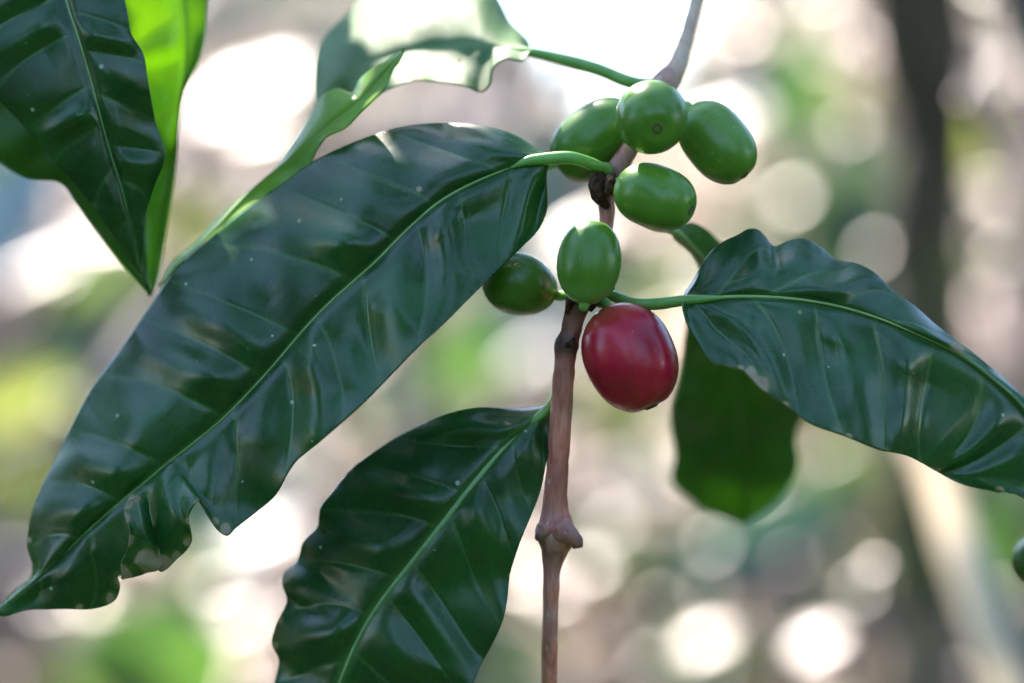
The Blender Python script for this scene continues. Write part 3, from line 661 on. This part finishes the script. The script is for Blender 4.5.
tree('coffee_tree', 'dark blurred trunk rising at the right', b[0], b[1],
     [[b[0], b[1], float(gz(b[0], b[1])) - 0.05, 0.03], pt(918,700,0.95,34), pt(922,600,0.95,31), pt(916,520,0.95,37), pt(930,420,0.95,41), pt(936,330,0.95,34), pt(925,230,0.95,39), pt(932,140,0.95,34), pt(922,50,0.95,45), pt(914,-40,0.95,48), pt(905,-200,0.95,41), [PD(900,0,1.25)[0]-.05, b[1]+.05, 2.3, 0.02]], M_lichen,
     crown=(b[0]+0.5, b[1]+0.1, 2.5, 0.5, 0.5, 0.45, 600, 0.12, (0.03, 0.08, 0.02)))
tp = PD(925, 440, 1.5)
stick = [pt(905,400,.9,16), pt(936,475,.87,19), pt(965,560,.84,21), pt(998,660,.82,23), pt(1025,740,.8,23)]
g0 = PD(1025,740,.8); stick.append([g0[0]+0.12, g0[1]-0.12, float(gz(g0[0]+.12, g0[1]-.12)), 0.012])
v, f = (lambda c: tube(c[:, :3], c[:, 3], 14, rough=0.15))(catmull(np.array(stick, float), 40))
tag(mesh('dead_branch', v, f, M_pale), 'pale bare stick leaning at the lower right beside the dark trunk', 'branch')
tw = [pt(-80,500,1.7,9), pt(0,455,1.7,9), pt(60,432,1.7,9), pt(110,385,1.7,11), pt(150,330,1.75,12), pt(220,270,1.8,12), pt(330,230,1.9,12), pt(400,260,2.1,13)]
q = PD(400,260,2.1); tw += [[q[0]+0.02, q[1]+0.05, 0.9, 0.014], [q[0]+0.02, q[1]+0.1, float(gz(q[0], q[1]+.1))-.02, 0.016]]
v, f = (lambda c: tube(c[:, :3], c[:, 3], 12, rough=0.15))(catmull(np.array(tw, float), 70))
tag(mesh('bare_sapling', v, f, M_twig), 'bent bare mauve-brown sapling crossing behind the left leaf', 'sapling')

# more trees beyond
far = [(-1.3, 8.0, 0.05, 'tree far behind the curled leaf at the upper left'), (0.35, 9.5, 0.06, 'tree far behind the berry cluster'),
       (1.9, 7.5, 0.05, 'tree far behind at the right edge'), (-3.2, 9.0, 0.08, 'tree far off beyond the left edge'), (3.8, 10.0, 0.09, 'tree far off beyond the right edge')]
for i, (x, y, r_, lb) in enumerate(far):
    y += 3.5
    z = float(gz(x, y))
    tree('forest_tree', lb, x, y, [[x, y, z-.1, r_*1.4], [x+.05, y, z+1, r_], [x-.05, y, z+2.2, r_*.9], [x+.1, y, z+3.4, r_*.6]], M_bark,
         crown=(x, y, z+3.3, 1.6, 1.4, 1.1, 1500, 0.16, (0.05, 0.12, 0.03)), group='trees beyond the slope')
# trees around and behind the camera: they are what the glossy leaves mirror
ring = [(-2.6, -2.2), (0.3, -3.9), (2.8, -2.0), (-3.6, 0.6), (3.6, 0.9), (-1.7, -4.6), (2.3, -4.6)]
for i, (x, y) in enumerate(ring):
    z = float(gz(x, y))
    tree('shade_tree', 'shade tree standing around the clearing behind the viewer', x, y, [[x, y, z-.1, .1], [x+.05, y, z+1, .08], [x-.05, y, z+2, .07], [x, y, z+3, .05]], M_bark,
         crown=(x, y, z+(2.0 if y > -3 else 1.3), 1.5, 1.3, (1.7 if y > -3 else 1.2), 1800, 0.2, (0.02, 0.06, 0.015)), group='shade trees around the clearing')

x, y = 1.5, -1.6; z = float(gz(x, y))  # unseen tree added to break up the sky the leaves mirror
tree('shade_tree', 'added tree whose thin boughs break up the sky over the viewer', x, y, [[x, y, z-.1, .07], [x+.05, y, z+1, .06], [x-.1, y+.05, z+2.2, .05], [x-.6, y+.1, z+3, .03]], M_bark,
     crown=(0.1, -1.2, 3.3, 1.5, 1.1, 0.55, 270, 0.24, (0.02, 0.07, 0.015)))
# undergrowth round the viewer's feet
N = 7000
X = rng.uniform(-4.5, 4.5, N); Y = rng.uniform(-5, 0.7, N); ok = (np.abs(X) > 0.5) | (Y < 3)
hh = rng.uniform(0, 1, N)**1.5*0.55
n3 = 9000; D3 = rng.uniform(1.5, 9.5, n3); X3 = (0.27*D3 + 0.35 + rng.uniform(0, 1, n3)**1.3*(3.5 + 0.4*D3)) * rng.choice([-1, 1], n3)
X = np.concatenate([X, X3]); Y = np.concatenate([Y, D3 + CY]); hh = np.concatenate([hh, rng.uniform(0, 1, n3)**1.3*0.8]); N += n3
n4 = 90; D4 = rng.uniform(2.3, 7, n4); cl4 = np.sin(D4*3.1)*0.5     # sparse seedlings in loose drifts on the open slope
X4 = cl4 + rng.normal(0, 0.16*D4, n4); X = np.concatenate([X, X4]); Y = np.concatenate([Y, D4 + CY]); hh = np.concatenate([hh, rng.uniform(0.02, .25, n4)]); N += n4
C = np.stack([X, Y, gz(X, Y) + hh], 1)
Nn = rand_unit(N, 0)*0.8 + np.array([0, 0, .7])
tag(leafcloud('undergrowth', C, rand_unit(N), Nn, rng.uniform(.1,.2,N)*np.where(np.arange(N) < 7000, 1, 1.6), rng.uniform(.04,.08,N)*np.where(np.arange(N) < 7000, 1, 1.7), np.array([0.03,0.09,0.02])*rng.uniform(.5,1.5,(N,1)), M_canopy), 'low green undergrowth covering the near forest floor', kind='stuff')

# unseen leaf screen added above the frame: blocks sun from the branch, with gaps
holes = []  # gaps aimed to let sun reach chosen leaves and berries
for (x_, y_, d_, r_) in [(176,20,25,50),(174,85,25,38),(188,-40,25,44),(362,85,8,6),(465,15,24,44),(420,40,28,48),(445,-10,42,60),(400,-10,44,60),(648,92,-8,12),(628,310,-3,12),(590,225,-7,12),(640,172,-5,10)]:
    q_ = P(x_, y_, d_); q_ = q_ - SUN * (q_[1] / SUN[1])
    holes.append((q_[0]/S + 512, 341.5 - (q_[2]-H)/S, r_))
C, Dv, Nn, L, W, Cl = [], [], [], [], [], []
e1 = np.cross(SUN, [0, 0, 1.0]); e1 /= np.linalg.norm(e1); e2 = np.cross(e1, SUN)
def clear(x, y, a, lh, wh, extra=0):
    c0 = P(x, y, 0)
    for (hx, hy, hr) in holes:
        w_ = P(hx, hy, 0) - c0; u1, u2 = w_.dot(e1), w_.dot(e2); rr = (hr*0.85 + extra) * S
        al, ac = u1*math.cos(a) + u2*math.sin(a), -u1*math.sin(a) + u2*math.cos(a)
        if (al/(lh+rr))**2 + (ac/(wh+rr))**2 < 1: return False
    return True
for px in range(-330, 1400, 62):
    for py in range(-330, 960, 84):
        x = px + random.uniform(-18, 18); y = py + random.uniform(-18, 18)
        k = random.uniform(0.30, 0.42)
        a = math.radians(random.gauss(-60, 18)); 
        if not clear(x, y, a, .023, .0115): continue
        c0 = P(x, y, 0) + SUN * k
        d = e1*math.cos(a) + e2*math.sin(a)
        C.append(c0); Dv.append(d); Nn.append(SUN + 0.25*rng.normal(size=3)); L.append(random.uniform(.038,.046)); W.append(random.uniform(.019,.023)); Cl.append((0.02,0.07,0.015))
# smaller leaves fill in right up to the gaps
for px in range(-200, 1300, 21):
    for py in range(-250, 760, 21):
        a = random.uniform(0, 6.28)
        if not clear(px, py, a, .0048, .0031) or clear(px, py, a, .0048, .0031, 130): continue
        C.append(P(px, py, 0) + SUN * random.uniform(0.22, 0.29)); Dv.append(e1*math.cos(a) + e2*math.sin(a))
        Nn.append(SUN + 0.2*rng.normal(size=3)); L.append(.0095); W.append(.0062); Cl.append((0.02, 0.07, 0.015))
C = np.array(C); mid_ = C.mean(0)
r = empty('sun_blocker', (mid_[0]+0.55, mid_[1]+0.2, float(gz(mid_[0]+.55, mid_[1]+.2))), 'added unseen bush overhanging the branch from above', 'blocker')
leafcloud('foliage', C, np.array(Dv), np.array(Nn), np.array(L), np.array(W), Cl, M_canopy, r)
parts = []
bz0 = np.array([mid_[0]+.55, mid_[1]+.2, float(gz(mid_[0]+.55, mid_[1]+.2))-.03])
topp = mid_ + np.array([0.12, 0.10, 0.12])
parts.append(tube(catmull(np.array([bz0, bz0 + [0.05, 0.02, .6], topp + [0.12, 0.12, -0.25], topp]), 20), np.linspace(.012, .007, 20), 10))
def over_gap(pth):
    for p_ in pth:
        q_ = p_ - SUN * (p_[1] / SUN[1]); x_, y_ = q_[0]/S + 512, 341.5 - (q_[2]-H)/S
        if any(math.hypot(x_-hx, y_-hy) < hr + 12 for (hx, hy, hr) in holes): return True
    return False
for q in range(0, min(len(C), 700), 4):
    if over_gap(catmull(np.array([topp, (topp + C[q])/2 + [0, 0, 0.03], C[q]]), 60)): continue
    parts.append(tube(catmull(np.array([topp, (topp + C[q])/2 + [0, 0, 0.03], C[q]]), 9), np.linspace(.0018, .0006, 9), 6))
v, f = join(parts); mesh('stem', v, f, M_twig, r)

# ------------------------------------------------------------------ camera, light, sky
cam = bpy.data.cameras.new('camera'); co_ = bpy.data.objects.new('camera', cam); COL.objects.link(co_)
co_.location = (0, CY, H); co_.rotation_euler = (math.pi/2, 0, 0)
cam.lens = 90; cam.sensor_width = 36; cam.clip_start = 0.01; cam.clip_end = 500
cam.dof.use_dof = True; cam.dof.focus_distance = FD - 0.003; cam.dof.aperture_fstop = 90/13.0
sc.camera = co_
sun = bpy.data.lights.new('sun', 'SUN'); so = bpy.data.objects.new('sun', sun); COL.objects.link(so)
sun.energy = 5.0; sun.angle = math.radians(0.53); sun.color = (1.0, 0.88, 0.79)
so.rotation_euler = Vector(-SUN).to_track_quat('-Z', 'Y').to_euler()
so.location = (0, 0, 5)
w = bpy.data.worlds.new('World'); sc.world = w; w.use_nodes = True
nt_ = w.node_tree; bg = nt_.nodes['Background']
sky = nt_.nodes.new('ShaderNodeTexSky'); sky.sky_type = 'NISHITA'; sky.sun_disc = False
sky.sun_elevation = SUN_EL; sky.sun_rotation = SUN_AZ; sky.air_density = 1.0; sky.dust_density = 0.6; sky.ozone_density = 1.6
nt_.links.new(sky.outputs[0], bg.inputs[0]); bg.inputs[1].default_value = 0.15
sc.view_settings.view_transform = 'Standard'; sc.view_settings.look = 'None'
sc.view_settings.exposure = 2.3; sc.view_settings.gamma = 1.0
sc.cycles.use_denoising = True
sc.cycles.max_bounces = 8; sc.cycles.transparent_max_bounces = 8
sc.cycles.caustics_reflective = False; sc.cycles.caustics_refractive = False
